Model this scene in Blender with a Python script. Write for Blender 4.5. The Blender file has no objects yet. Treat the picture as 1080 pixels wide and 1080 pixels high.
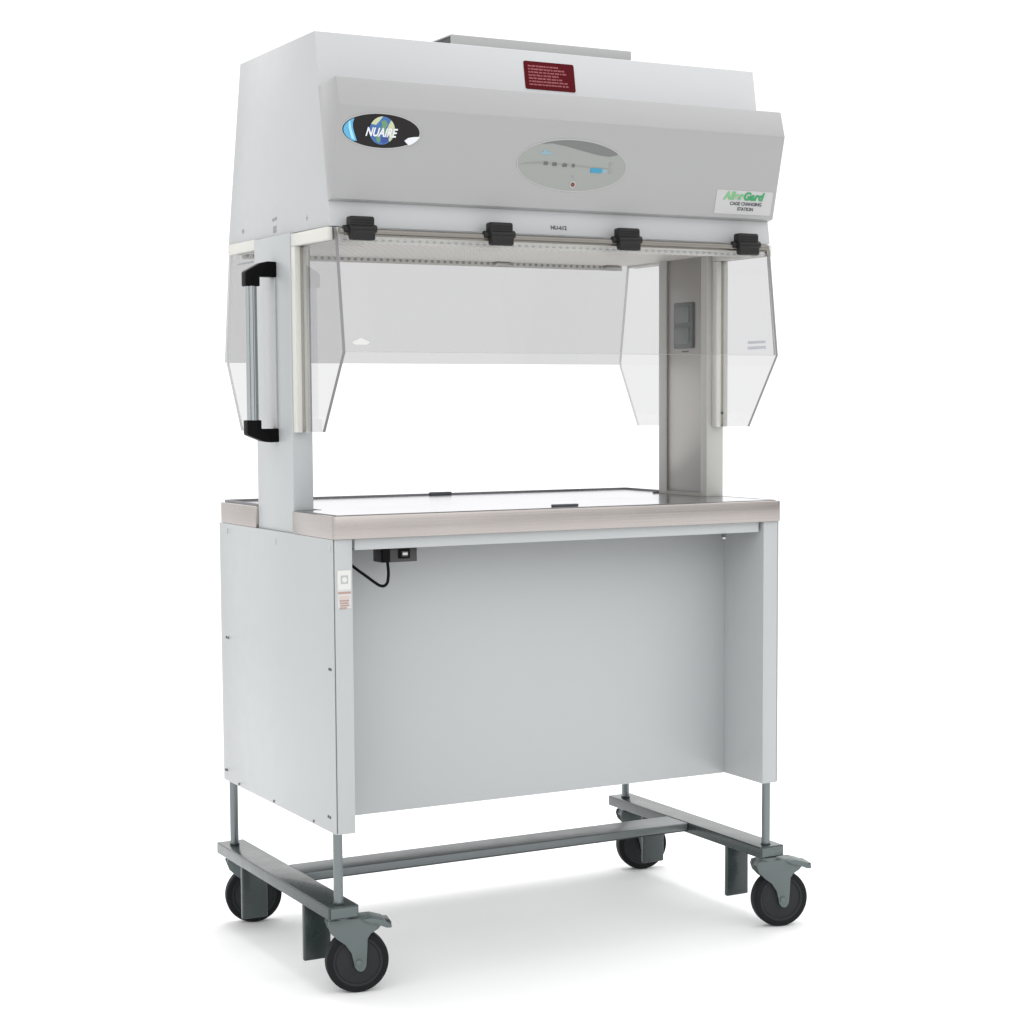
import bpy, bmesh, math, random
from mathutils import Vector, Matrix
random.seed(4)
S = bpy.context.scene
COL = S.collection
R = math.radians

# ------------------------------------------------------------------ materials
def new_mat(name):
    m = bpy.data.materials.new(name); m.use_nodes = True
    nt = m.node_tree; nt.nodes.clear()
    o = nt.nodes.new('ShaderNodeOutputMaterial')
    return m, nt, o

def paint(name, col, rough=.42, metal=0., spec=.5, bump=.0, bscale=900., mottle=.03, mscale=6., coat=0., wave=0.):
    col = [c * .87 for c in col]
    """painted / plastic / metal surface with faint uneven tone, roughness variation and orange-peel bump"""
    m, nt, o = new_mat(name); N, L = nt.nodes, nt.links
    b = N.new('ShaderNodeBsdfPrincipled')
    b.inputs['Roughness'].default_value = rough; b.inputs['Metallic'].default_value = metal
    b.inputs['Specular IOR Level'].default_value = spec
    b.inputs['Coat Weight'].default_value = coat
    tc = N.new('ShaderNodeTexCoord')
    n1 = N.new('ShaderNodeTexNoise'); n1.inputs['Scale'].default_value = mscale; n1.inputs['Detail'].default_value = 4
    L.new(tc.outputs['Object'], n1.inputs['Vector'])
    mx = N.new('ShaderNodeMix'); mx.data_type = 'RGBA'
    mx.inputs[6].default_value = (*[c * (1 - mottle) for c in col], 1)
    mx.inputs[7].default_value = (*[min(1, c * (1 + mottle)) for c in col], 1)
    L.new(n1.outputs['Fac'], mx.inputs[0]); L.new(mx.outputs[2], b.inputs['Base Color'])
    n2 = N.new('ShaderNodeTexNoise'); n2.inputs['Scale'].default_value = 25
    L.new(tc.outputs['Object'], n2.inputs['Vector'])
    mr = N.new('ShaderNodeMapRange'); mr.inputs[3].default_value = max(.02, rough - .06); mr.inputs[4].default_value = rough + .06
    L.new(n2.outputs['Fac'], mr.inputs[0]); L.new(mr.outputs[0], b.inputs['Roughness'])
    if bump:
        n3 = N.new('ShaderNodeTexNoise'); n3.inputs['Scale'].default_value = bscale; n3.inputs['Detail'].default_value = 2
        L.new(tc.outputs['Object'], n3.inputs['Vector'])
        bp = N.new('ShaderNodeBump'); bp.inputs['Strength'].default_value = bump; bp.inputs['Distance'].default_value = .0006
        L.new(n3.outputs['Fac'], bp.inputs['Height']); L.new(bp.outputs[0], b.inputs['Normal'])
    if wave:                                    # sheet metal is never quite flat, and it gets touched
        n4 = N.new('ShaderNodeTexNoise'); n4.inputs['Scale'].default_value = 4.5; n4.inputs['Detail'].default_value = 1
        L.new(tc.outputs['Object'], n4.inputs['Vector'])
        b4 = N.new('ShaderNodeBump'); b4.inputs['Strength'].default_value = wave; b4.inputs['Distance'].default_value = .01
        L.new(n4.outputs['Fac'], b4.inputs['Height'])
        if bump: L.new(b4.outputs[0], bp.inputs['Normal'])
        else: L.new(b4.outputs[0], b.inputs['Normal'])
    L.new(b.outputs[0], o.inputs[0])
    return m

def brushed(name, col, rough=.32, axis='X', contrast=.15):
    m, nt, o = new_mat(name); N, L = nt.nodes, nt.links
    col = [c * .87 for c in col]
    b = N.new('ShaderNodeBsdfPrincipled'); b.inputs['Metallic'].default_value = 1
    tc = N.new('ShaderNodeTexCoord'); mp = N.new('ShaderNodeMapping')
    sc = {'X': (2, 400, 400), 'Y': (400, 2, 400), 'Z': (400, 400, 2)}[axis]
    mp.inputs['Scale'].default_value = sc
    L.new(tc.outputs['Object'], mp.inputs['Vector'])
    n = N.new('ShaderNodeTexNoise'); n.inputs['Scale'].default_value = 1; n.inputs['Detail'].default_value = 3
    L.new(mp.outputs[0], n.inputs['Vector'])
    n0 = N.new('ShaderNodeTexNoise'); n0.inputs['Scale'].default_value = 3.2; n0.inputs['Detail'].default_value = 2
    L.new(tc.outputs['Object'], n0.inputs['Vector'])
    ad = N.new('ShaderNodeMath'); ad.operation = 'MULTIPLY_ADD'; ad.inputs[1].default_value = .5
    L.new(n.outputs['Fac'], ad.inputs[0])
    h = N.new('ShaderNodeMath'); h.operation = 'MULTIPLY'; h.inputs[1].default_value = .5
    L.new(n0.outputs['Fac'], h.inputs[0]); L.new(h.outputs[0], ad.inputs[2])
    mx = N.new('ShaderNodeMix'); mx.data_type = 'RGBA'
    mx.inputs[6].default_value = (*[c * (1 - contrast * 2) for c in col], 1)
    mx.inputs[7].default_value = (*[min(1, c * (1 + contrast * 2)) for c in col], 1)
    L.new(ad.outputs[0], mx.inputs[0]); L.new(mx.outputs[2], b.inputs['Base Color'])
    mr = N.new('ShaderNodeMapRange'); mr.inputs[3].default_value = rough - .1; mr.inputs[4].default_value = rough + .1
    L.new(ad.outputs[0], mr.inputs[0]); L.new(mr.outputs[0], b.inputs['Roughness'])
    bp = N.new('ShaderNodeBump'); bp.inputs['Strength'].default_value = .06; bp.inputs['Distance'].default_value = .0004
    L.new(n.outputs['Fac'], bp.inputs['Height']); L.new(bp.outputs[0], b.inputs['Normal'])
    L.new(b.outputs[0], o.inputs[0])
    return m

def clear_sheet(name, tint):
    m, nt, o = new_mat(name); N, L = nt.nodes, nt.links
    t = N.new('ShaderNodeBsdfTransparent'); t.inputs[0].default_value = (*tint, 1)
    g = N.new('ShaderNodeBsdfGlossy'); g.inputs['Roughness'].default_value = .03; g.inputs['Color'].default_value = (.9, .9, .9, 1)
    f = N.new('ShaderNodeFresnel'); f.inputs[0].default_value = 1.3
    mx = N.new('ShaderNodeMixShader')
    ge = N.new('ShaderNodeNewGeometry')                     # reflect at the outer skin only
    ou = N.new('ShaderNodeMath'); ou.operation = 'SUBTRACT'; ou.inputs[0].default_value = 1; L.new(ge.outputs['Backfacing'], ou.inputs[1])
    ml = N.new('ShaderNodeMath'); ml.operation = 'MULTIPLY'; L.new(f.outputs[0], ml.inputs[0]); L.new(ou.outputs[0], ml.inputs[1])
    L.new(ml.outputs[0], mx.inputs[0]); L.new(t.outputs[0], mx.inputs[1]); L.new(g.outputs[0], mx.inputs[2])
    L.new(mx.outputs[0], o.inputs[0])
    return m

def perforated(name, col, hole, pitch=.0145):
    """white sheet punched with a square grid of round holes (the holes themselves are dark)"""
    m, nt, o = new_mat(name); N, L = nt.nodes, nt.links
    b = N.new('ShaderNodeBsdfPrincipled'); b.inputs['Roughness'].default_value = .45
    tc = N.new('ShaderNodeTexCoord'); mp = N.new('ShaderNodeMapping')
    mp.inputs['Scale'].default_value = (1 / pitch,) * 3
    L.new(tc.outputs['Object'], mp.inputs['Vector'])
    v = N.new('ShaderNodeTexVoronoi'); v.voronoi_dimensions = '2D'; v.inputs['Scale'].default_value = 1; v.inputs['Randomness'].default_value = 0
    L.new(mp.outputs[0], v.inputs['Vector'])
    lt = N.new('ShaderNodeMath'); lt.operation = 'LESS_THAN'; lt.inputs[1].default_value = .3
    L.new(v.outputs['Distance'], lt.inputs[0])
    mx = N.new('ShaderNodeMix'); mx.data_type = 'RGBA'
    mx.inputs[6].default_value = (*col, 1); mx.inputs[7].default_value = (*hole, 1)
    L.new(lt.outputs[0], mx.inputs[0]); L.new(mx.outputs[2], b.inputs['Base Color'])
    L.new(b.outputs[0], o.inputs[0])
    return m

M = {}
M['white'] = paint('white_enamel', (.448, .467, .475), .34, bump=.05, mottle=.012, wave=.05)
M['hood_white'] = paint('hood_enamel', (.475, .486, .492), .34, bump=.05, mottle=.012, wave=.05)
M['fascia'] = paint('grey_fascia', (.350, .351, .350), .34, bump=.05, mottle=.012, wave=.05)
M['inside'] = paint('dark_inside_fill', (.06, .065, .068), .6)  # stands in for the darkness inside the cabinet and the exhaust cover
M['cream'] = paint('cream_plastic', (.65, .645, .605), .4)
M['cream_dark'] = paint('yellowed_plastic', (.42, .41, .345), .4)
M['column_in'] = paint('column_enamel', (.47, .47, .445), .42, bump=.05)
M['steel'] = brushed('brushed_steel', (.46, .425, .405), .27, 'X')
M['steel_v'] = brushed('brushed_steel_upright', (.405, .39, .37), .36, 'Z', .05)
M['top'] = brushed('polished_steel_top', (.53, .525, .58), .16, 'X', .03)
M['lip'] = paint('shade_toned_steel', (.19, .19, .20), .35, metal=.6)  # shade and dark reflections on lip and flutes put into the colour
M['chrome'] = paint('chrome_tube', (.42, .45, .46), .18, metal=1.)
M['rod'] = paint('grey_plated_rod', (.20, .225, .23), .28, metal=.85)
M['base'] = paint('grey_base_paint', (.040, .053, .053), .28, metal=.15, spec=.5, mottle=.06, mscale=14, coat=.12)
M['base_light'] = paint('grey_zinc_bar', (.17, .19, .195), .36, metal=.4, mottle=.02)
M['caster'] = paint('grey_caster_plastic', (.105, .13, .13), .42, mottle=.06, mscale=30)
M['rubber'] = paint('black_rubber', (.009, .010, .011), .6, spec=.15, mottle=.2, mscale=40)
M['hub'] = paint('dark_wheel_hub', (.018, .020, .021), .55, spec=.25, mottle=.12, mscale=40)
M['black'] = paint('black_plastic', (.004, .004, .004), .45, spec=.06, mottle=.15, mscale=40)
M['clamp'] = paint('black_moulded_clamp', (.013, .012, .012), .45, spec=.25, mottle=.15, mscale=60)
M['switch'] = paint('dark_switch_box', (.028, .026, .027), .4)
M['hinge'] = paint('bronze_hinge_rod', (.235, .22, .20), .3, metal=.8)
M['edge'] = paint('dark_acrylic_edge', (.21, .205, .21), .25)  # dark internal reflection of the sheet edge, put into its colour
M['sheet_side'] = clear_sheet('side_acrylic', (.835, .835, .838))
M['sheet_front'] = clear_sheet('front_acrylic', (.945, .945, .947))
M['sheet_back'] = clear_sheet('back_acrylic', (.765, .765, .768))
M['edge_mid'] = paint('grey_acrylic_edge', (.42, .42, .425), .35)  # same acrylic edge, toned down to offset light from the floor
M['edge_pale'] = paint('pale_acrylic_edge', (.80, .80, .80), .35)  # same acrylic edge, coloured lighter where it faces back and renders dark
M['diffuser'] = perforated('perforated_diffuser', (.74, .71, .65), (.05, .05, .05))
M['socket'] = paint('grey_socket_cover', (.105, .115, .115), .45)
M['socket_lite'] = paint('grey_socket_lid', (.15, .165, .16), .4)
M['ink'] = paint('dark_ink', (.06, .065, .075), .5)
M['ink_pale'] = paint('faded_ink', (.27, .28, .29), .5)
M['maroon'] = paint('maroon_label', (.085, .002, .006), .5, spec=.08)
M['pink'] = paint('pink_label_print', (.36, .115, .125), .5, spec=.1)
M['sticker'] = paint('white_sticker', (.66, .66, .64), .45)
M['sticker_dull'] = paint('dull_sticker', (.57, .57, .565), .45)
M['mark_card'] = paint('pale_card', (.47, .475, .47), .45)
M['mark'] = paint('pale_grey_mark', (.42, .43, .44), .5)
M['rust'] = paint('rust_print', (.40, .28, .24), .5)
M['orange'] = paint('pale_orange_print', (.58, .47, .42), .5)
M['badge'] = paint('black_badge', (.014, .012, .012), .35, spec=.2)
M['cyan'] = paint('cyan_print', (.09, .38, .62), .35)
M['cyan_hi'] = paint('pale_cyan_print', (.34, .68, .82), .35)
M['ocean'] = paint('globe_blue', (.035, .13, .36), .4)
M['ocean_dk'] = paint('globe_deep_blue', (.02, .055, .26), .4)
M['land'] = paint('globe_green', (.12, .26, .14), .4)
M['sand'] = paint('globe_pale_land', (.50, .54, .34), .4)
M['lettering'] = paint('white_lettering', (.72, .74, .78), .35)
M['oval'] = paint('grey_green_display', (.30, .315, .30), .38, metal=.25)
M['oval_dk'] = paint('dark_display_band', (.155, .158, .158), .4)
M['oval_md'] = paint('mid_display_band', (.25, .255, .245), .4)
M['blue'] = paint('blue_print', (.03, .26, .42), .45)
M['blue_pale'] = paint('pale_blue_print', (.22, .36, .44), .45)
M['red'] = paint('red_lamp', (.16, .045, .035), .35)
M['ring'] = paint('pale_rim', (.50, .505, .50), .35)
M['green'] = paint('green_print', (.03, .29, .11), .45)
M['green_pale'] = paint('pale_green_print', (.17, .43, .19), .45)

# ------------------------------------------------------------------ mesh helpers
class MB:
    def __init__(s): s.bm = bmesh.new(); s.mats = []
    def mi(s, m):
        if m not in s.mats: s.mats.append(m)
        return s.mats.index(m)
    def merge(s, bm2, m, keep=False):
        k = s.mi(m); vm = {}
        for v in bm2.verts: vm[v] = s.bm.verts.new(v.co)
        for f in bm2.faces:
            try: nf = s.bm.faces.new([vm[v] for v in f.verts])
            except ValueError: continue
            nf.material_index = k; nf.smooth = f.smooth
        bm2.free(); return s
    def box(s, x0, x1, y0, y1, z0, z1, m, bev=0.0015, seg=2, mtx=None):
        b = bmesh.new()
        bmesh.ops.create_cube(b, size=1)
        for v in b.verts:
            v.co = Vector(((x0 + x1) / 2 + v.co.x * (x1 - x0), (y0 + y1) / 2 + v.co.y * (y1 - y0), (z0 + z1) / 2 + v.co.z * (z1 - z0)))
        if bev: bmesh.ops.bevel(b, geom=b.edges[:], offset=bev, segments=seg, profile=.5, affect='EDGES')
        if mtx: b.transform(mtx)
        return s.merge(b, m)
    def prism(s, poly, axis, a, c, m, bev=0., seg=2, mtx=None, edge=None):
        """extrude a 2-D outline along an axis from a to c; edge = another material for the rim"""
        b = bmesh.new()
        def P(p, t):
            return {'X': (t, p[0], p[1]), 'Y': (p[0], t, p[1]), 'Z': (p[0], p[1], t)}[axis]
        v0 = [b.verts.new(P(p, a)) for p in poly]; v1 = [b.verts.new(P(p, c)) for p in poly]
        n = len(poly)
        b.faces.new(v0[::-1]); b.faces.new(v1)
        for i in range(n): b.faces.new([v0[i], v0[(i + 1) % n], v1[(i + 1) % n], v1[i]])
        bmesh.ops.recalc_face_normals(b, faces=b.faces[:])
        if bev: bmesh.ops.bevel(b, geom=b.edges[:], offset=bev, segments=seg, profile=.5, affect='EDGES')
        if edge:
            b.normal_update()
            big = {f for f in b.faces if len(f.verts) == n and len(f.verts) > 3 and abs(f.normal[ 'XYZ'.index(axis)]) > .9}
            if mtx: b.transform(mtx)
            k0, k1 = s.mi(m), s.mi(edge); vm = {}
            for v in b.verts: vm[v] = s.bm.verts.new(v.co)
            for f in b.faces:
                nf = s.bm.faces.new([vm[v] for v in f.verts]); nf.material_index = k0 if f in big else k1
            b.free(); return s
        if mtx: b.transform(mtx)
        return s.merge(b, m)
    def cyl(s, p0, p1, r, m, seg=24, r1=None, bev=0.):
        p0, p1 = Vector(p0), Vector(p1); d = p1 - p0
        b = bmesh.new()
        bmesh.ops.create_cone(b, cap_ends=True, segments=seg, radius1=r, radius2=r if r1 is None else r1, depth=d.length)
        if bev:
            es = [e for e in b.edges if abs(e.verts[0].co.z - e.verts[1].co.z) < 1e-6]
            bmesh.ops.bevel(b, geom=es, offset=bev, segments=2, profile=.5, affect='EDGES')
        b.transform(Matrix.Translation((p0 + p1) / 2) @ d.to_track_quat('Z', 'Y').to_matrix().to_4x4())
        return s.merge(b, m)
    def lathe(s, prof, m, seg=48, mtx=None):
        """prof: closed list of (radius, height) revolved about Z"""
        b = bmesh.new(); rings = []
        for k in range(seg):
            a = 2 * math.pi * k / seg
            rings.append([b.verts.new((r * math.cos(a), r * math.sin(a), h)) for r, h in prof])
        n = len(prof)
        for k in range(seg):
            A, B = rings[k], rings[(k + 1) % seg]
            for i in range(n): b.faces.new([A[i], B[i], B[(i + 1) % n], A[(i + 1) % n]])
        bmesh.ops.recalc_face_normals(b, faces=b.faces[:])
        if mtx: b.transform(mtx)
        return s.merge(b, m)
    def tube(s, pts, r, m, seg=12):
        pts = [Vector(p) for p in pts]; b = bmesh.new(); rings = []
        up = Vector((0, 1, 0))
        for i, p in enumerate(pts):
            t = (pts[min(i + 1, len(pts) - 1)] - pts[max(i - 1, 0)]).normalized()
            u = t.cross(up); u = u.normalized() if u.length > .05 else t.cross(Vector((1, 0, 0))).normalized()
            w = t.cross(u).normalized()
            rings.append([b.verts.new(p + r * (math.cos(2 * math.pi * k / seg) * u + math.sin(2 * math.pi * k / seg) * w)) for k in range(seg)])
        for i in range(len(pts) - 1):
            for k in range(seg): b.faces.new([rings[i][k], rings[i][(k + 1) % seg], rings[i + 1][(k + 1) % seg], rings[i + 1][k]])
        b.faces.new(rings[0][::-1]); b.faces.new(rings[-1])
        bmesh.ops.recalc_face_normals(b, faces=b.faces[:])
        return s.merge(b, m)
    def text(s, txt, size, m, mtx, shear=0., bold=0., depth=.0004, xs=1., align='CENTER'):
        cu = bpy.data.curves.new('lettering', 'FONT'); cu.body = txt; cu.size = size; cu.shear = shear
        cu.extrude = depth; cu.space_character = 1.08 if bold > .001 else 1.0; cu.offset = bold; cu.align_x = align; cu.align_y = 'CENTER'
        ob = bpy.data.objects.new('lettering', cu); COL.objects.link(ob)
        dg = bpy.context.evaluated_depsgraph_get()
        me = bpy.data.meshes.new_from_object(ob.evaluated_get(dg))
        b = bmesh.new(); b.from_mesh(me)
        b.transform(mtx @ Matrix.Diagonal((xs, 1, 1, 1)))
        bpy.data.objects.remove(ob); bpy.data.curves.remove(cu); bpy.data.meshes.remove(me)
        return s.merge(b, m)
    def build(s, name, parent=None, label=None, smooth=True, mtx=None):
        me = bpy.data.meshes.new(name)
        if mtx: s.bm.transform(mtx)
        s.bm.normal_update(); s.bm.to_mesh(me); s.bm.free()
        for m in s.mats: me.materials.append(M[m])
        o = bpy.data.objects.new(name, me); COL.objects.link(o)
        if smooth:
            for p in me.polygons: p.use_smooth = True
            me.set_sharp_from_angle(angle=R(32))
        if parent: o.parent = parent
        if label: o['label'] = label
        return o

def ellipse(cx, cy, a, b, n=56): return [(cx + a * math.cos(2 * math.pi * i / n), cy + b * math.sin(2 * math.pi * i / n)) for i in range(n)]
def rrect(x0, x1, y0, y1, r, n=5):
    out = []
    for cx, cy, a0 in ((x1 - r, y1 - r, 0), (x0 + r, y1 - r, 90), (x0 + r, y0 + r, 180), (x1 - r, y0 + r, 270)):
        for k in range(n + 1): out.append((cx + r * math.cos(R(a0 + 90 * k / n)), cy + r * math.sin(R(a0 + 90 * k / n))))
    return out

# ------------------------------------------------------------------ the setting
b = MB()
b.box(-140, 140, -140, 140, -.2, 0, 'white', 0)
fl, nt, o = new_mat('white_studio_floor')
bs = nt.nodes.new('ShaderNodeBsdfPrincipled'); bs.inputs['Roughness'].default_value = .8; bs.inputs['Specular IOR Level'].default_value = .1
tc = nt.nodes.new('ShaderNodeTexCoord'); ns = nt.nodes.new('ShaderNodeTexNoise'); ns.inputs['Scale'].default_value = 3
mx = nt.nodes.new('ShaderNodeMix'); mx.data_type = 'RGBA'; mx.inputs[6].default_value = (.925, .925, .925, 1); mx.inputs[7].default_value = (.94, .94, .94, 1)
nt.links.new(tc.outputs['Object'], ns.inputs[0]); nt.links.new(ns.outputs[0], mx.inputs[0]); nt.links.new(mx.outputs[2], bs.inputs['Base Color']); nt.links.new(bs.outputs[0], o.inputs[0])
M['floor'] = fl; b.mats = ['floor']
floor = b.build('floor'); floor['kind'] = 'structure'

# ------------------------------------------------------------------ the workstation
root = bpy.data.objects.new('mobile_workstation', None); COL.objects.link(root)
root['label'] = 'white mobile laboratory workstation with grey hood, clear shields and steel table on four black casters'
root['category'] = 'workstation'

H = .535                      # half width
# --- base frame
ROD = {(-1, .0285): -.5225, (-1, .6243): -.5250, (1, .0285): .5187, (1, .6243): .5130}
BX0, BX1, BY0, BY1, BT, BB = .488, .5528, .006, .667, .1856, .1600
for s in (-1, 1):
    x0, x1 = sorted((s * BX0, s * BX1))
    m = MB(); m.box(x0, x1, BY0, BY1, BB, BT, 'base', .003, 3)
    m.box(x0 + .004, x1 - .004, BY0 - .003, BY0 + .002, BB + .003, BT - .003, 'caster', .001)
    m.build('base_beam', root)
m = MB()
m.box(-BX0 + .0005, BX0 - .0005, .300, .388, .1680, BT - .0005, 'base_light', .0025, 3)
m.box(-BX0 + .0005, BX0 - .0005, .306, .382, .1640, .1680, 'base', 0)
m.build('cross_bar', root)
for s in (-1, 1):
    for y in (.0285, .6243):
        x = ROD[s, y]
        m = MB()
        m.cyl((x, y, BT - .002), (x, y, .60), .0095, 'rod', 28)
        m.cyl((x, y, BT), (x, y, BT + .004), .0112, 'base', 24, bev=.001)
        m.build('telescopic_leg', root)
    for y in (.142, .505):
        m = MB()
        xa, xb = sorted((s * .4925, s * .5515))
        m.box(xa, xb, y, y + .012, .043, BB + .001, 'base', .003, 3)
        m.build('stop_plate', root)

# --- casters: local frame, origin at the swivel on the beam's underside, wheel trails along +x
def make_caster(px, py, rot, brake=True):
    T = Matrix.Translation((px, py, 0)) @ Matrix.Rotation(rot, 4, 'Z')
    tr, zc = .030, .064
    Wc = Matrix.Translation((tr, 0, zc)) @ Matrix.Rotation(R(90), 4, 'X')
    f = MB()
    prof = [(-.058, .088), (-.061, .078), (-.056, .064), (-.042, .050), (-.026, .038), (-.014, .020), (-.009, .000), (-.0075, -.009), (-.002, -.0165), (.0045, -.019),
            (.011, -.0165), (.0155, -.008), (.0175, .018), (.019, .048), (.026, .058), (.040, .066), (.047, .074), (.040, .082), (.020, .088), (-.02, .0905)]
    poly = [(tr + a, zc + c) for a, c in prof]
    for y in (-.0235, .0195):
        f.prism(poly, 'Y', y, y + .004, 'caster', .0008, 2)
    f.prism([(tr - .058, zc + .076), (tr - .052, zc + .0905), (tr + .018, zc + .0905), (tr + .045, zc + .076), (tr + .02, zc + .0715), (tr - .03, zc + .0715)], 'Y', -.0197, .0197, 'caster', .001, 2)
    f.cyl((0, 0, zc + .088), (0, 0, BB + .0005), .024, 'caster', 28, bev=.0015)
    f.cyl((tr, -.027, zc), (tr, .027, zc), .0062, 'caster', 16, bev=.001)
    fork = f.build('caster', root, mtx=T)
    w = MB()
    w.lathe([(.050, -.016), (.060, -.016), (.0628, -.0135), (.064, -.008), (.064, .008), (.0628, .0135), (.060, .016), (.050, .016)], 'rubber', 64, Wc)
    w.lathe([(.0005, -.0155), (.012, -.0155), (.014, -.0135), (.030, -.0135), (.034, -.0125), (.044, -.0128), (.046, -.0155), (.0502, -.0162), (.0502, .0162), (.046, .0155), (.044, .0128), (.034, .0125), (.030, .0135), (.014, .0135), (.012, .0155), (.0005, .0155)], 'hub', 64, Wc)
    w.build('wheel', fork, mtx=T)
    if not brake: return
    p = MB()
    p.prism([(tr + .006, zc + .089), (tr + .030, zc + .090), (tr + .054, zc + .083), (tr + .068, zc + .073), (tr + .067, zc + .068), (tr + .058, zc + .068), (tr + .040, zc + .0755), (tr + .02, zc + .0805)], 'Y', -.0275, .0275, 'caster', .0012, 2)
    p.box(tr + .050, tr + .067, -.0265, .0265, zc + .0735, zc + .0805, 'base', .0012)
    p.build('brake_pedal', fork, mtx=T)
ROT = R(-14)
make_caster(-.510, .0440, ROT)
make_caster(.5160, .0215, ROT)
make_caster(-.5075, .642, ROT, False)
make_caster(.5265, .6255, ROT, False)

# --- cabinet
ZB, ZS, ZT = .3300, .9164, .9620
for s in (-1, 1):
    m = MB()
    xa, xb = sorted((s * .4930, s * .5303))
    m.box(xa, xb, .0062, .655, ZB, ZS - .0003, 'white', .0008)
    xa, xb = sorted((s * .5320, s * .5346))
    m.box(xa, xb, .0075, .661, ZB + .0005, ZS - .0003, 'white', .0008)
    side = m.build('side_panel', root)
    x = s * .5346
    for y, z in ((.6255, .659), (.614, .659), (.0295, .659), (.0215, .659), (.646, .3547), (.638, .3547), (.560, .3365), (.3452, .337), (.1217, .337), (.0440, .3612), (.0350, .3605)):
        q = MB(); q.cyl((x - s * .001, y, z), (x + s * .0016, y, z), .0028, 'ink', 12, bev=.0004); q.build('screw', side)
    for y, z in ((.0105 + .008, .9002), (.315, .893), (.612, .899)):
        q = MB(); q.cyl((x - s * .001, y, z), (x + s * .0012, y, z), .0062, 'white', 20, bev=.0006); q.build('plug', side)
    if s < 0:
        q = MB()                                   # caution sticker on the front flange
        q.box(-.5255, -.4962, .0052, .0064, .780, .8560, 'sticker_dull', .0004, 1)
        q.box(-.5245, -.4972, .0050, .0058, .8180, .8550, 'sticker', 0)
        q.box(-.5185, -.5030, .0046, .0054, .829, .8455, 'mark', 0)
        q.prism(ellipse(-.5105, .8370, .0052, .0052, 20), 'Y', .0044, .0050, 'sticker', 0)
        q.box(-.5245, -.4972, .0048, .0056, .8090, .8135, 'rust', 0)
        q.box(-.5225, -.4992, .0048, .0056, .7990, .8045, 'orange', 0)
        for k, (w0, w1) in enumerate(((.0, .92), (.04, .85), (.08, .95), (.0, .7))):
            q.box(-.5215 + .022 * w0, -.5215 + .022 * w1, .0048, .0056, .7940 - .0048 * k, .7973 - .0048 * k, 'rust', 0)
        q.build('caution_sticker', side, label='small white sticker with rust coloured print')
m = MB(); m.box(-.4928, .4928, .1564, .1584, ZB, ZS - .001, 'white', .0006); m.build('front_panel', root)
m = MB()
m.box(-.4928, .4928, .650, .652, ZB, ZS - .001, 'white', .0006)
m.build('back_panel', root)
m = MB(); m.box(-.4928, .4928, .1590, .6495, .336, .338, 'inside', 0); m.build('dark_bottom_sheet', root)  # unseen dark sheet, added so the bars below reflect a dark cabinet
m = MB()
m.box(-.4845, .4845, .0135, .0155, .8935, ZS - .0005, 'white', .0007)
m.box(-.4845, .4845, .0158, .040, .8935, .8950, 'white', .0005)
m.build('apron_rail', root)
m = MB()
m.cyl((.392, .013, .8915), (.392, .013, .8855), .005, 'ink', 16, bev=.0006)
m.cyl((.392, .013, .8855), (.392, .013, .8820), .0035, 'sticker', 16)
m.build('rail_button', root)

# --- table top
NX, N0, N1 = .4838, .2150, .4290
def notched(o, r=.006):
    X, y0, y1 = H - o, o, .6515 - o
    def cor(cx, cy, a0):
        return [(cx + r * math.cos(R(a0 + 90 * k / 4)), cy + r * math.sin(R(a0 + 90 * k / 4))) for k in range(5)]
    return (cor(-X + r, y0 + r, 180) + cor(X - r, y0 + r, 270) + [(X, N0 - o * .3), (NX - o, N0 - o * .3), (NX - o, N1 + o * .3), (X, N1 + o * .3)] +
            cor(X - r, y1 - r, 0) + cor(-X + r, y1 - r, 90) + [(-X, N1 + o * .3), (-NX + o, N1 + o * .3), (-NX + o, N0 - o * .3), (-X, N0 - o * .3)])
m = MB(); m.prism(notched(0), 'Z', ZS, ZT, 'steel', .0016, 2)
top = m.build('table_top', root)
m = MB(); m.prism(notched(.014), 'Z', ZT - .001, ZT + .0012, 'top', 0)
m.build('work_surface', top)
m = MB()
loop = notched(.009, .005)
lp = [Vector((x, y, 0)) for x, y in loop]
for i in range(len(lp)):
    a, c = lp[i], lp[(i + 1) % len(lp)]
    if (a - c).length < 1e-5: continue
    # the lip stands taller along the back edge than along the front
    h = .0052 if min(a.y, c.y) > .60 or (min(a.y, c.y) > .42 and max(abs(a.x), abs(c.x)) > .5) else .0014
    d = (c - a).normalized(); n = Vector((-d.y, d.x, 0)) * .0022
    q = [a - n - d * .001, c - n + d * .001, c + n + d * .001, a + n - d * .001]
    m.prism([(v.x, v.y) for v in q], 'Z', ZT - .001, ZT + h + .00002 * i, 'lip', 0)
m.build('edge_lip', top, smooth=False)
for x, y, w, h in ((.008, .6385, .028, .0085), (.012, .0485, .031, .0060)):
    m = MB(); m.box(x - w, x + w, y - .005, y + .005, ZT + .001, ZT + h, 'ink', .0015); m.build('edge_clip', top)

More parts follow.
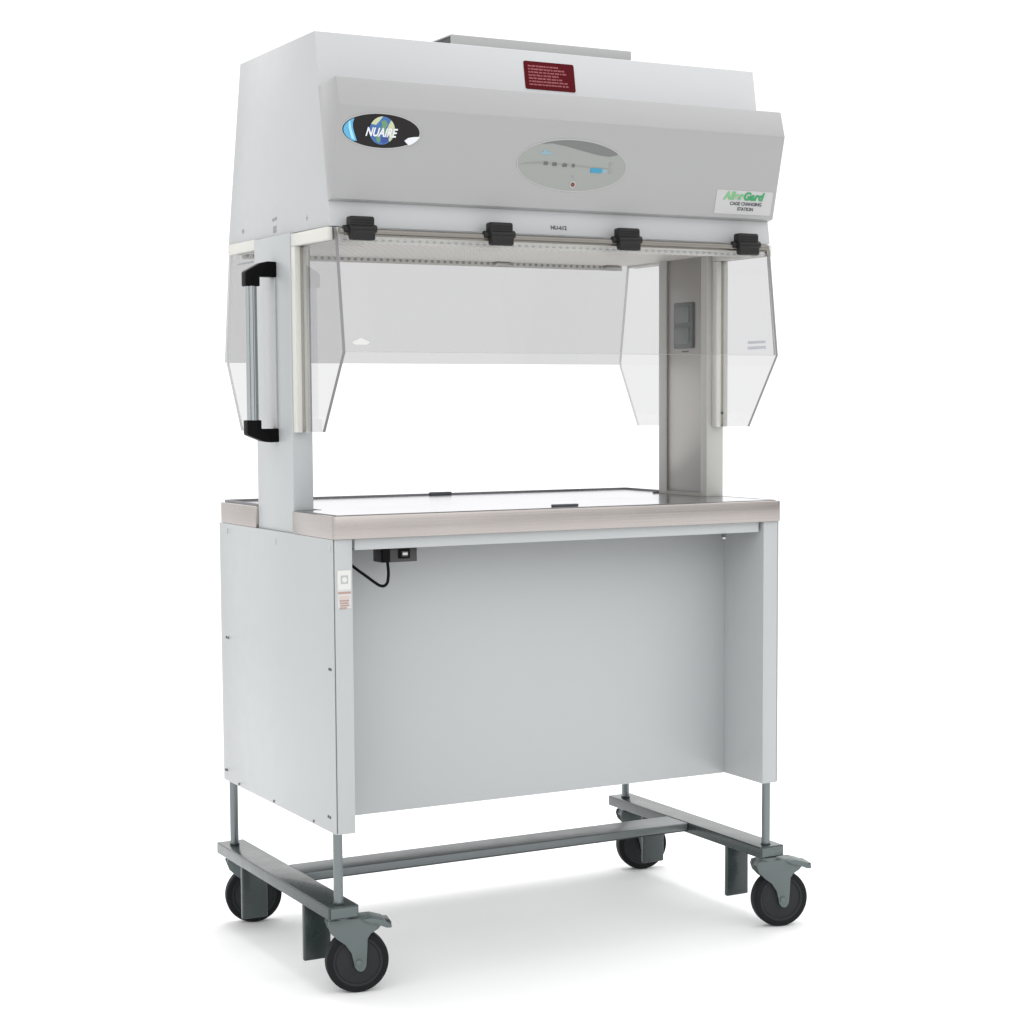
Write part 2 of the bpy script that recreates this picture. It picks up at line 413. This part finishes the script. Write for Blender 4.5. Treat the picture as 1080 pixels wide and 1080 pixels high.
# --- columns
for s in (-1, 1):
    m = MB()
    if s < 0:
        m.box(-.5300, -.4855, .2197, .4244, ZS - .0014, 1.5265, 'white', .0022, 3)
    else:
        # inner face is an open channel lined in steel
        m.prism([(.4846, .2197), (.5300, .2197), (.5300, .4244), (.4846, .4244), (.4846, .3935), (.4905, .3935), (.4905, .2450), (.4846, .2450)], 'Z', ZS - .0014, 1.5265, 'column_in', .0012, 2)
    c = m.build('column', root)
    xs = (s * .4905, s * .4885) if s > 0 else (-.4856, -.4836)
    q = MB(); q.box(min(xs), max(xs), .2453, .3932, .972, 1.5255, 'steel_v', .0004); q.build('channel_plate', c)
    if s > 0:
        q = MB()
        q.prism(rrect(.2795, .3558, 1.3050, 1.4110, .004), 'X', .4822, .4888, 'socket', .001)
        for z in (1.3345, 1.3830):
            q.prism(rrect(.2890, .3500, z - .0195, z + .0195, .009), 'X', .4800, .4826, 'socket_lite', .0008)
        q.build('outlet', c)
        q = MB(); q.box(.4880, .4886, .3010, .3290, 1.2960, 1.2990, 'ink', 0); q.build('outlet_marking', c)
        q = MB(); q.cyl((.5130, .1996, 1.155), (.5130, .1975, 1.155), .0028, 'ink', 12); q.build('screw', c)

# --- grip handle on the outside of the column
yA, yB = .2945, .3205
m = MB()
tp = []
for k in range(64):
    a = 2 * math.pi * k / 64
    r = .0122 - .0011 * (1 if (k % 8) < 2 else 0)
    tp.append((-.5820 + r * math.cos(a), .3075 + r * math.sin(a)))
m.prism(tp, 'Z', 1.146, 1.4245, 'chrome', 0)
handle = m.build('handle', root, smooth=False)
handle.data.materials.append(M['lip'])
for p_ in handle.data.polygons:                                     # flutes coloured dark, standing in for dark streaks reflected in the tube
    if abs(p_.normal.z) < .5 and math.hypot(p_.center.x + .5820, p_.center.y - .3075) < .0115: p_.material_index = 1
for poly in ([(-.5295, 1.4733), (-.5480, 1.4740), (-.5640, 1.4705), (-.5960, 1.4530), (-.5975, 1.4500), (-.5975, 1.4225), (-.5665, 1.4225), (-.5665, 1.4424), (-.5295, 1.4424)],
             [(-.5295, 1.1022), (-.5480, 1.1015), (-.5640, 1.1040), (-.5970, 1.1170), (-.5985, 1.1200), (-.5985, 1.1480), (-.5675, 1.1480), (-.5675, 1.1299), (-.5295, 1.1299)]):
    m = MB(); m.prism(poly, 'Y', yA, yB, 'black', .0022, 3); m.build('bracket', handle)
m = MB(); m.box(-.5342, -.5298, .2990, .3620, 1.1300, 1.4422, 'hood_white', .0012); m.build('mounting_plate', handle)

# --- hood
HW = .5213
prof = [(.0275, 1.5255), (.0950, 1.9082), (.5130, 1.9082), (.6063, 1.5290)]
m = MB(); m.prism(prof, 'X', -HW, HW, 'hood_white', .0014, 2)
hood = m.build('hood', root)
for s in (-1, 1):
    for y, z in ((.5138, 1.5529), (.1470, 1.5501)):
        q = MB(); q.cyl((s * (HW - .001), y, z), (s * (HW + .0012), y, z), .0055, 'white', 20, bev=.0005)
        q.cyl((s * (HW + .001), y - .0015, z), (s * (HW + .0016), y - .0015, z), .0030, 'ink_pale', 12); q.build('plug', hood)
TY = Matrix(((0, 0, -1, 0), (-1, 0, 0, 0), (0, 1, 0, 0), (0, 0, 0, 1)))     # text lying on the left side plane
q = MB()
q.prism([(.3360, 1.5585), (.3110, 1.5605), (.3110, 1.5665), (.3360, 1.5645)], 'X', -HW - .0006, -HW + .0005, 'ink_pale', 0)
q.build('rating_mark', hood)
q = MB(); q.prism([(.3320, 1.5345), (.3150, 1.5355), (.3140, 1.5490), (.3320, 1.5480)], 'X', -HW - .0006, -HW + .0005, 'ink_pale', 0); q.build('rating_mark', hood)
m = MB()
m.box(-.49, .49, .055, .602, 1.5120, 1.5135, 'diffuser', 0)
m.box(-.491, .491, .6022, .6034, 1.5010, 1.5136, 'cream', .0003)
for k in range(60):
    x = -.4790 + k * .0162
    m.prism(ellipse(x, 1.5088, .0042, .0036, 8), 'Y', .6016, .6024, 'ink_pale', 0)
    m.prism(ellipse(x, 1.5035, .0042, .0030, 8), 'Y', .0535, .0545, 'mark', 0)
m.box(-.491, .491, .0540, .0550, 1.4970, 1.5136, 'cream', .0003)
m.box(-.492, .492, .053, .604, 1.5137, 1.5250, 'hood_white', .001)
m.build('diffuser_plate', hood, smooth=False)
for x in (.150, .452):
    m = MB(); m.box(x - .020, x + .020, .575, .598, 1.5040, 1.5118, 'steel_v', .003); m.build('underside_latch', hood)
m = MB()
m.box(-.171, .270, .2000, .2035, 1.9080, 1.9488, 'fascia', .0008)
m.box(-.171, .270, .2036, .430, 1.9458, 1.9488, 'fascia', .0008)
m.box(-.171, .270, .4302, .4335, 1.9080, 1.9488, 'fascia', .0008)
m.box(-.168, .267, .2040, .4298, 1.9081, 1.9455, 'inside', 0)  # dark block painted in for the shade inside the open-ended cover
m.build('exhaust_cover', hood)

# red label on the leaning hood front
def on_plane(y0, z0, dy, dz):
    """matrix: local x along X, local y up the face, local z out of the face (towards -Y)"""
    up = Vector((0, dy, dz)).normalized(); x = Vector((1, 0, 0)); n = x.cross(up)
    m4 = Matrix((x, up, n)).transposed().to_4x4(); m4.translation = Vector((0, y0, z0))
    return m4
HF = on_plane(.0275 + .0675 * (1.857 - 1.5255) / .3827, 1.857, .0675, .3827)
q = MB()
q.prism(rrect(-.0595, .0600, -.0297, .0297, .004), 'Z', -.0005, .0010, 'maroon', 0, mtx=HF)
rows = [(-.050, [.9, .62, .8, .5, .7]), ]
random.seed(11)
ends = (.024, .036, .045, .022, .030, .041, .046)
for r in range(7):
    y = .0195 - r * .0065; x = -.0500
    while x < ends[r] - .004:
        w = random.uniform(.004, .011); w = min(w, ends[r] - x)
        xl = x
        while xl < x + w - .0008:                                   # worn small print: strokes, not letters
            h0, h1 = random.choice(((-.0018, .0018), (-.0018, .0012), (-.0014, .0018), (-.0018, .0018)))
            q.prism([(xl, y + h0), (xl + .0013, y + h0), (xl + .0013, y + h1), (xl, y + h1)], 'Z', .0008, .0014, 'pink', 0, mtx=HF)
            xl += .0019
        q.prism([(x, y - .0003), (x + w, y - .0003), (x + w, y + .0004), (x, y + .0004)], 'Z', .0008, .00138, 'pink', 0, mtx=HF)
        x += w + .0016
q.build('warning_label', hood, label='maroon label with rows of pale print')
MP = on_plane(.0275 + .0675 * (1.5405 - 1.5255) / .3827, 1.5405, .0675, .3827)
q = MB(); q.text('NU-612', .0115, 'ink', Matrix.Translation((-.0060, -.0006, .0006)) @ MP if False else MP @ Matrix.Translation((-.0110, 0, .0006)), bold=.0002); q.build('model_lettering', hood)

# --- fascia
fp = [(.0783, 1.8000), (-.0095, 1.8060), (-.0250, 1.7510), (.0185, 1.5775), (.0375, 1.5735)]
m = MB(); m.prism(fp, 'X', -HW - .0005, HW + .0005, 'fascia', .0014, 2)
fas = m.build('fascia', root)
FP = on_plane(-.025, 1.751, .0435, -.1735 * -1 * -1)
c0, d0 = Vector((0, -.025, 1.751)), Vector((0, .0185, 1.5775))
up = (c0 - d0).normalized(); xx = Vector((1, 0, 0)); nn = xx.cross(up)
FP = Matrix((xx, up, nn)).transposed().to_4x4(); FP.translation = c0       # local y = -distance below the crease
def dec(q, poly, z0, z1, mat): q.prism([(x, -s) for x, s in poly], 'Z', z0, z1, mat, 0, mtx=FP)

# logo badge
q = MB(); cx, cs, A, B = -.4300, .0455, .0815, .0325
out = []
for k in range(72):
    a = 2 * math.pi * k / 72
    x, y = cx + A * math.cos(a), cs + B * math.sin(a) * (1 if math.sin(a) < 0 else .98)
    out.append((x, y))
dec(q, [(cx + (x - cx) * 1.025, cs + (y - cs) * 1.06) for x, y in out], -.0005, .0012, 'ring')
dec(q, out, 0, .0024, 'badge')
cres = [(cx + A * .985 * math.cos(t), cs + B * .985 * math.sin(t)) for t in [R(142 + k * 76 / 16) for k in range(17)]]
inner = [(cx - A * (.66 + .12 * math.sin(math.pi * k / 8)) - .012 * (k / 8 - .35), cs - B * .60 + (B * 1.28) * k / 8) for k in range(9)]
inner = [(-.4890, .0250), (-.4915, .0330), (-.4905, .0420), (-.4870, .0510), (-.4835, .0590), (-.4800, .0668)]
cres = [(cx + A * .98 * math.cos(t), cs + B * .98 * math.sin(t)) for t in [R(137 + k * 82 / 16) for k in range(17)]]
dec(q, cres + inner, .002, .0030, 'cyan')
dec(q, [(-.5000, .0300), (-.4975, .0300), (-.4945, .0420), (-.4895, .0540), (-.4845, .0655), (-.4920, .0620), (-.4965, .0500), (-.5000, .0400)], .0025, .0034, 'cyan_hi')
nt_ = [(cx + A * 1.03 * math.cos(t), cs + B * 1.06 * math.sin(t)) for t in [R(10 + k * 34 / 10) for k in range(11)]]
dec(q, nt_ + [(-.3800, .0610), (-.3720, .0550), (-.3600, .0525)], .002, .0030, 'lettering')
gx, gs, gr = -.4290, .0442, .0268
dec(q, ellipse(gx, gs, gr, gr, 40), .002, .0032, 'ocean')
dec(q, [(gx + gr * 1.0 * math.cos(t), gs + gr * 1.0 * math.sin(t)) for t in [R(-50 + k * 10) for k in range(11)]] + [(gx + .012, gs + .010), (gx + .009, gs - .002), (gx + .013, gs - .012)], .003, .0036, 'sand')
dec(q, [(gx + gr * math.cos(t), gs + gr * math.sin(t)) for t in [R(205 + k * 8) for k in range(9)]] + [(gx - .008, gs - .017), (gx - .014, gs - .010)], .003, .0036, 'sand')
dec(q, [(gx - .004, gs - .018), (gx + .006, gs - .020), (gx + .011, gs - .012), (gx + .006, gs - .004), (gx + .010, gs + .004), (gx + .002, gs + .006), (gx - .003, gs - .002), (gx - .001, gs - .010)], .003, .0037, 'land')
dec(q, [(gx - .012, gs + .008), (gx - .004, gs + .010), (gx - .002, gs + .018), (gx - .006, gs + .024), (gx - .011, gs + .018)], .003, .0037, 'land')
dec(q, [(gx + .001, gs + .010), (gx + .016, gs + .009), (gx + .014, gs + .020), (gx + .004, gs + .025), (gx - .001, gs + .019)], .003, .0037, 'ocean_dk')
q.text('NUAIRE', .0230, 'lettering', FP @ Matrix.Translation((-.4320, -.0485, .0042)), shear=.28, bold=.0006, xs=.80)
q.build('logo_badge', fas, label='black oval badge with globe and white lettering')

# control display
q = MB(); cx, cs, A, B = .0030, .0886, .1280, .0515
dec(q, ellipse(cx, cs, A * 1.012, B * 1.03, 72), -.0005, .0012, 'ring')
dec(q, ellipse(cx, cs, A, B, 72), 0, .0020, 'oval')
arc = [(cx + A * .99 * math.cos(t), cs + B * .985 * math.sin(t)) for t in [R(-128 + k * 92 / 24) for k in range(25)]]
low = [(cx + A * math.cos(R(-36)) * .98, cs + B * math.sin(R(-36)) + .004), (.085, .0660), (.060, .0640), (.035, .0600), (.010, .0555), (-.020, .0500), (-.050, .0465)]
dec(q, arc + low, .0015, .0026, 'oval_dk')
dec(q, [(-.1205, .0925), (-.110, .0885), (-.090, .0855), (-.070, .0840), (-.040, .0845), (0, .0865), (.040, .0885), (.075, .0895), (.095, .0890), (.075, .0915), (.035, .0910), (-.010, .0895), (-.050, .0882), (-.075, .0885), (-.100, .0905)], .0015, .0026, 'oval_md')
for x, s, w in ((-.0610, .0872, .0050), (-.0405, .0880, .0052), (-.0165, .0888, .0052), (.0040, .0886, .0032)):
    dec(q, rrect(x - w, x + w, s - .0038, s + .0032, .0015, 2), .002, .0031, 'socket')
dec(q, rrect(-.0745, -.0500, .0645, .0690, .001, 2), .0015, .0028, 'blue_pale')
dec(q, rrect(-.0700, -.0610, .0600, .0640, .001, 2), .0015, .0028, 'blue_pale')
dec(q, rrect(.0455, .0720, .0905, .1005, .001, 2), .0015, .0029, 'blue')
dec(q, rrect(.0740, .0840, .0920, .0990, .001, 2), .0015, .0028, 'blue_pale')
for x, s in ((.0935, .0818), (.0950, .0965)): dec(q, ellipse(x, s, .0052, .0042, 16), .0015, .0029, 'ink_pale')
dec(q, rrect(.0040, .0085, .1070, .1130, .001, 2), .0015, .0028, 'ink_pale')
dec(q, ellipse(.0072, .1268, .0068, .0068, 20), .0015, .0030, 'ring')
dec(q, ellipse(.0072, .1268, .0048, .0048, 20), .002, .0038, 'red')
q.build('control_display', fas, label='oval grey control display with dark crescent and red lamp')

# green lettered sticker
q = MB()
dec(q, rrect(.3650, .5120, .1195, .1705, .003), -.0005, .0008, 'mark_card')
g = FP @ Matrix.Translation((.4420, -.1312, .0014))
q.text('Aller', .0230, 'green_pale', FP @ Matrix.Translation((.4330, -.1320, .0014)), shear=.25, bold=.00105, xs=.97, align='RIGHT')
q.text('Gard', .0230, 'green', FP @ Matrix.Translation((.4345, -.1320, .0014)), shear=.25, bold=.00115, xs=1.02, align='LEFT')
q.text('CAGE CHANGING', .0100, 'ink', FP @ Matrix.Translation((.4440, -.1480, .0012)), bold=.0002, xs=1.0)
q.text('STATION', .0100, 'ink', FP @ Matrix.Translation((.4440, -.1592, .0012)), bold=.0002, xs=1.0)
q.build('name_sticker', fas, label='white sticker with green lettering')

# --- hinge rod and clamps
m = MB()
m.cyl((-.512, .0060, 1.5150), (.500, .0060, 1.5150), .0058, 'hinge', 16)
m.box(-.500, .495, .0060, .0110, 1.5060, 1.5105, 'hinge', .0008)
m.build('hinge_rod', root)
for x in (-.4687, -.1640, .1370, .4390):
    m = MB()
    m.box(x - .0270, x + .0250, -.012, .012, 1.5215, 1.5430, 'clamp', .0045, 3)
    m.box(x - .0270, x + .0250, -.016, .002, 1.4965, 1.5165, 'clamp', .0045, 3)
    m.box(x - .0255, x + .0235, -.0085, .010, 1.512, 1.526, 'clamp', .001)
    m.cyl((x - .036, .0040, 1.5185), (x + .033, .0040, 1.5185), .0075, 'clamp', 16, bev=.0015)
    m.cyl((x - .0265, -.0060, 1.5190), (x + .0300, -.0060, 1.5190), .0082, 'clamp', 16, bev=.002)
    for k in range(3): m.box(x - .024, x + .022, -.0135 - .004 * 0, -.010, 1.5260 + .0048 * k, 1.5282 + .0048 * k, 'clamp', .0006)
    m.build('clamp', root)

# --- clear shields
def sheet(name, poly, xa, xb, mat, edge, label):
    m = MB(); m.prism(poly, 'X', xa, xb, mat, 0, edge=edge)
    return m.build(name, root, label=label, smooth=False)
for s in (-1, 1):
    xa, xb = sorted((s * .5095, s * .5155))
    sheet('side_shield', [(.2185, 1.5240), (.0275, 1.5240), (.020, 1.5120), (-.0119, 1.2805), (.0942, 1.1250), (.2185, 1.1245)], xa, xb, 'sheet_side', 'edge', None)
    sheet('side_shield', [(.4258, 1.5280), (.4258, 1.1235), (.5611, 1.1230), (.6440, 1.2660), (.6470, 1.2760), (.6460, 1.2860), (.6063, 1.5285)], xa, xb, 'sheet_side', 'edge_pale', None)
    # cream holders that clip the shield to the column and the hood
    for xi in (s * .5155, s * .4975):
        xo = xi + s * .0125 if abs(xi) > .51 else xi + s * .0118
        xa, xb = sorted((xi, xo))
        mm = 'cream'
        m = MB()
        m.box(xa, xb, .1990, .2190, 1.1230, 1.4985, mm, .001)
        m.box(xa, xb, .0300, .2190, 1.4990, 1.5240, mm, .001)
        m.build('shield_holder', root)
        m = MB()
        m.box(xa, xb, .4250, .5900, 1.5070, 1.5285, mm, .001)
        m.build('shield_holder', root)
    m = MB(); xa, xb = sorted((s * .5092, s * .5158)); m.box(xa, xb, .2010, .2188, 1.1232, 1.4983, 'cream_dark', .0004); m.build('shield_gasket', root)
def slab_sheet(name, p0, p1, th, mat, label, hx=.5090):
    (y0, z0), (y1, z1) = p0, p1
    d = Vector((y1 - y0, z1 - z0)).normalized(); n = Vector((-d.y, d.x)) * th / 2
    poly = [(y0 + n.x, z0 + n.y), (y1 + n.x, z1 + n.y), (y1 - n.x, z1 - n.y), (y0 - n.x, z0 - n.y)]
    m = MB(); b_ = bmesh.new()
    m.prism(poly, 'X', -hx, hx, mat, 0)
    k = m.mi('edge_mid')
    for f in m.bm.faces:
        f.normal_update()
        if f.calc_area() < .02: f.material_index = k
    return m.build(name, root, label=label, smooth=False)
slab_sheet('front_shield', (.0205, 1.5020), (-.0085, 1.2815), .005, 'sheet_front', None)
slab_sheet('back_shield', (.6110, 1.5240), (.6525, 1.2735), .005, 'sheet_back', None, .517)
q = MB()
q.prism([(-.4950, 1.3000), (-.4750, 1.3085), (-.4560, 1.3000), (-.4640, 1.2955), (-.4870, 1.2955)], 'Y', -.0098, -.0090, 'sticker', 0)
q.build('etched_mark', root)
q = MB()
for z0, z1 in ((1.3090, 1.3150), (1.2965, 1.3030)): q.box(.5084, .5092, .024, .092, z0, z1, 'lettering', 0)
q.build('etched_mark', root)
q = MB(); q.box(-.5170, -.5156, .470, .560, 1.4835, 1.4865, 'ink_pale', .0004); q.build('shield_latch', root)

# --- power inlet and cord
m = MB()
m.box(-.4200, -.3420, .0280, .0700, .8645, .8948, 'switch', .0012)
m.box(-.4225, -.4060, .0160, .0282, .8655, .8945, 'black', .002)
m.box(-.3835, -.3590, .0240, .0282, .8715, .8905, 'black', .001)
inlet = m.build('power_inlet', root)
m = MB()
m.box(-.3785, -.3640, .0222, .0242, .8755, .8865, 'switch', .0008)
m.box(-.3765, -.3660, .0216, .0224, .8785, .8835, 'ring', 0)
m.build('rocker_switch', inlet)
ctrl = [(-.478, .070, .868), (-.4672, .047, .8533), (-.4489, .043, .8392), (-.4320, .040, .8262), (-.4203, .038, .8185), (-.4115, .036, .8175), (-.4065, .033, .8230), (-.4055, .030, .8320), (-.4060, .027, .8460), (-.4095, .024, .8700)]
def catmull(P, n=8):
    P = [Vector(p) for p in P]; out = []
    for i in range(len(P) - 1):
        a, b_, c, d = P[max(i - 1, 0)], P[i], P[i + 1], P[min(i + 2, len(P) - 1)]
        for k in range(n):
            t = k / n
            out.append(.5 * ((2 * b_) + (c - a) * t + (2 * a - 5 * b_ + 4 * c - d) * t * t + (3 * b_ - a - 3 * c + d) * t ** 3))
    out.append(P[-1]); return out
m = MB(); m.tube(catmull(ctrl), .0030, 'black', 12); m.build('power_cord', root)

# ------------------------------------------------------------------ light
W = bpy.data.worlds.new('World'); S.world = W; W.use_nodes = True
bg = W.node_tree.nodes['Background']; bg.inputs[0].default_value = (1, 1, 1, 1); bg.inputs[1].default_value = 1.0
# a white studio: white sweep at eye level, added bright band above, darker ceiling
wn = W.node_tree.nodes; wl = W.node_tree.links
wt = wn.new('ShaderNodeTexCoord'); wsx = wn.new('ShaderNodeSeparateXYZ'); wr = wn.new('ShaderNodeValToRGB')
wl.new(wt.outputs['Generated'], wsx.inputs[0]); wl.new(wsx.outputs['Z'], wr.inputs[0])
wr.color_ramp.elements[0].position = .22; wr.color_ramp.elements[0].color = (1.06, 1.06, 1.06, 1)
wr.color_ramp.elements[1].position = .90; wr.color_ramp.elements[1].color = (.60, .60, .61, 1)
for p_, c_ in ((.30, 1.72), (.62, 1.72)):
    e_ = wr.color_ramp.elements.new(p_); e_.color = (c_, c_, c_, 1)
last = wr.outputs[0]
for d_, lo, hi, amt in (((-.80, .60, 0), .66, .88, .74), ((.80, -.60, 0), .885, .965, .55)):   # dimmed sectors outside the view, added to darken reflections in the steel
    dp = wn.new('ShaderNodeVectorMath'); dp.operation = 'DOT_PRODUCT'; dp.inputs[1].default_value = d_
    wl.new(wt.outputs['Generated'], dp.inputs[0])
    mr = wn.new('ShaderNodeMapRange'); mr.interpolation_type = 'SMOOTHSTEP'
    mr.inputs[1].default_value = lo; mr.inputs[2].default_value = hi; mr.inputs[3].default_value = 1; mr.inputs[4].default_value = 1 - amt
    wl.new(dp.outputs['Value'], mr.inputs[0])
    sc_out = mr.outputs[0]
    if d_[0] < 0:                                # behind the cart the added dimming applies only higher up
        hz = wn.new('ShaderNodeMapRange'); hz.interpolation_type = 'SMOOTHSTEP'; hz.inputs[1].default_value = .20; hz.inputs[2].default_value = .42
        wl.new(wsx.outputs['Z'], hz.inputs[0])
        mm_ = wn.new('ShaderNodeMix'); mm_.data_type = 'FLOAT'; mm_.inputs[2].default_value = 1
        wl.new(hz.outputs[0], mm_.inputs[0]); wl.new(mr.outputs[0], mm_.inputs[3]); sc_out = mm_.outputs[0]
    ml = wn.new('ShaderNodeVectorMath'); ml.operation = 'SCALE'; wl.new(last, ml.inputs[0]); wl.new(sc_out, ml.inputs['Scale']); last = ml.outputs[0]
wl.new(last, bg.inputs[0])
def area(name, loc, target, sx, sy, power, col=(1, 1, 1)):
    l = bpy.data.lights.new(name, 'AREA'); l.shape = 'RECTANGLE'; l.size = sx; l.size_y = sy; l.energy = power; l.color = col
    o = bpy.data.objects.new(name, l); COL.objects.link(o); o.location = loc
    o.rotation_euler = (Vector(target) - Vector(loc)).to_track_quat('-Z', 'Y').to_euler()
    return o
area('overhead_softbox', (.2, .7, 4.2), (0, .4, 0), 2.2, 1.6, 105)
area('front_softbox', (.6, -5.2, 2.4), (0, 0, 1.0), 2.5, 2.0, 6)

# ------------------------------------------------------------------ camera
Cx, Cy, Cz, th, pt, ro, f, pcx, pcy = -1.9808, -3.4529, 1.1855, .4976, .0818, .0051, 2020.03, 556.003, 588.068
s_, c_ = math.sin(th), math.cos(th); cp, sp = math.cos(pt), math.sin(pt); cr, sr = math.cos(ro), math.sin(ro)
R0, F0, U0 = Vector((c_, -s_, 0)), Vector((s_, c_, 0)), Vector((0, 0, 1))
Fw = cp * F0 - sp * U0; U1 = sp * F0 + cp * U0
Rt = cr * R0 - sr * U1; Up = sr * R0 + cr * U1
cam = bpy.data.cameras.new('camera'); co = bpy.data.objects.new('camera', cam); COL.objects.link(co)
mw = Matrix((Rt, Up, -Fw)).transposed().to_4x4(); mw.translation = Vector((Cx, Cy, Cz)); co.matrix_world = mw
cam.sensor_width = 36; cam.lens = f / 1080 * 36
cam.shift_x = -(pcx - 540) / 1080; cam.shift_y = (pcy - 540) / 1080
cam.clip_start = .05; cam.clip_end = 300
S.camera = co

S.render.engine = 'CYCLES'
S.cycles.max_bounces = 10; S.cycles.transparent_max_bounces = 24
S.cycles.use_denoising = True
try: S.cycles.denoiser = 'OPENIMAGEDENOISE'
except Exception: pass
S.render.film_transparent = False
vs = S.view_settings; vs.view_transform = 'Standard'; vs.look = 'None'; vs.exposure = .2; vs.gamma = 1
try: vs.use_curve_mapping = False
except Exception: pass
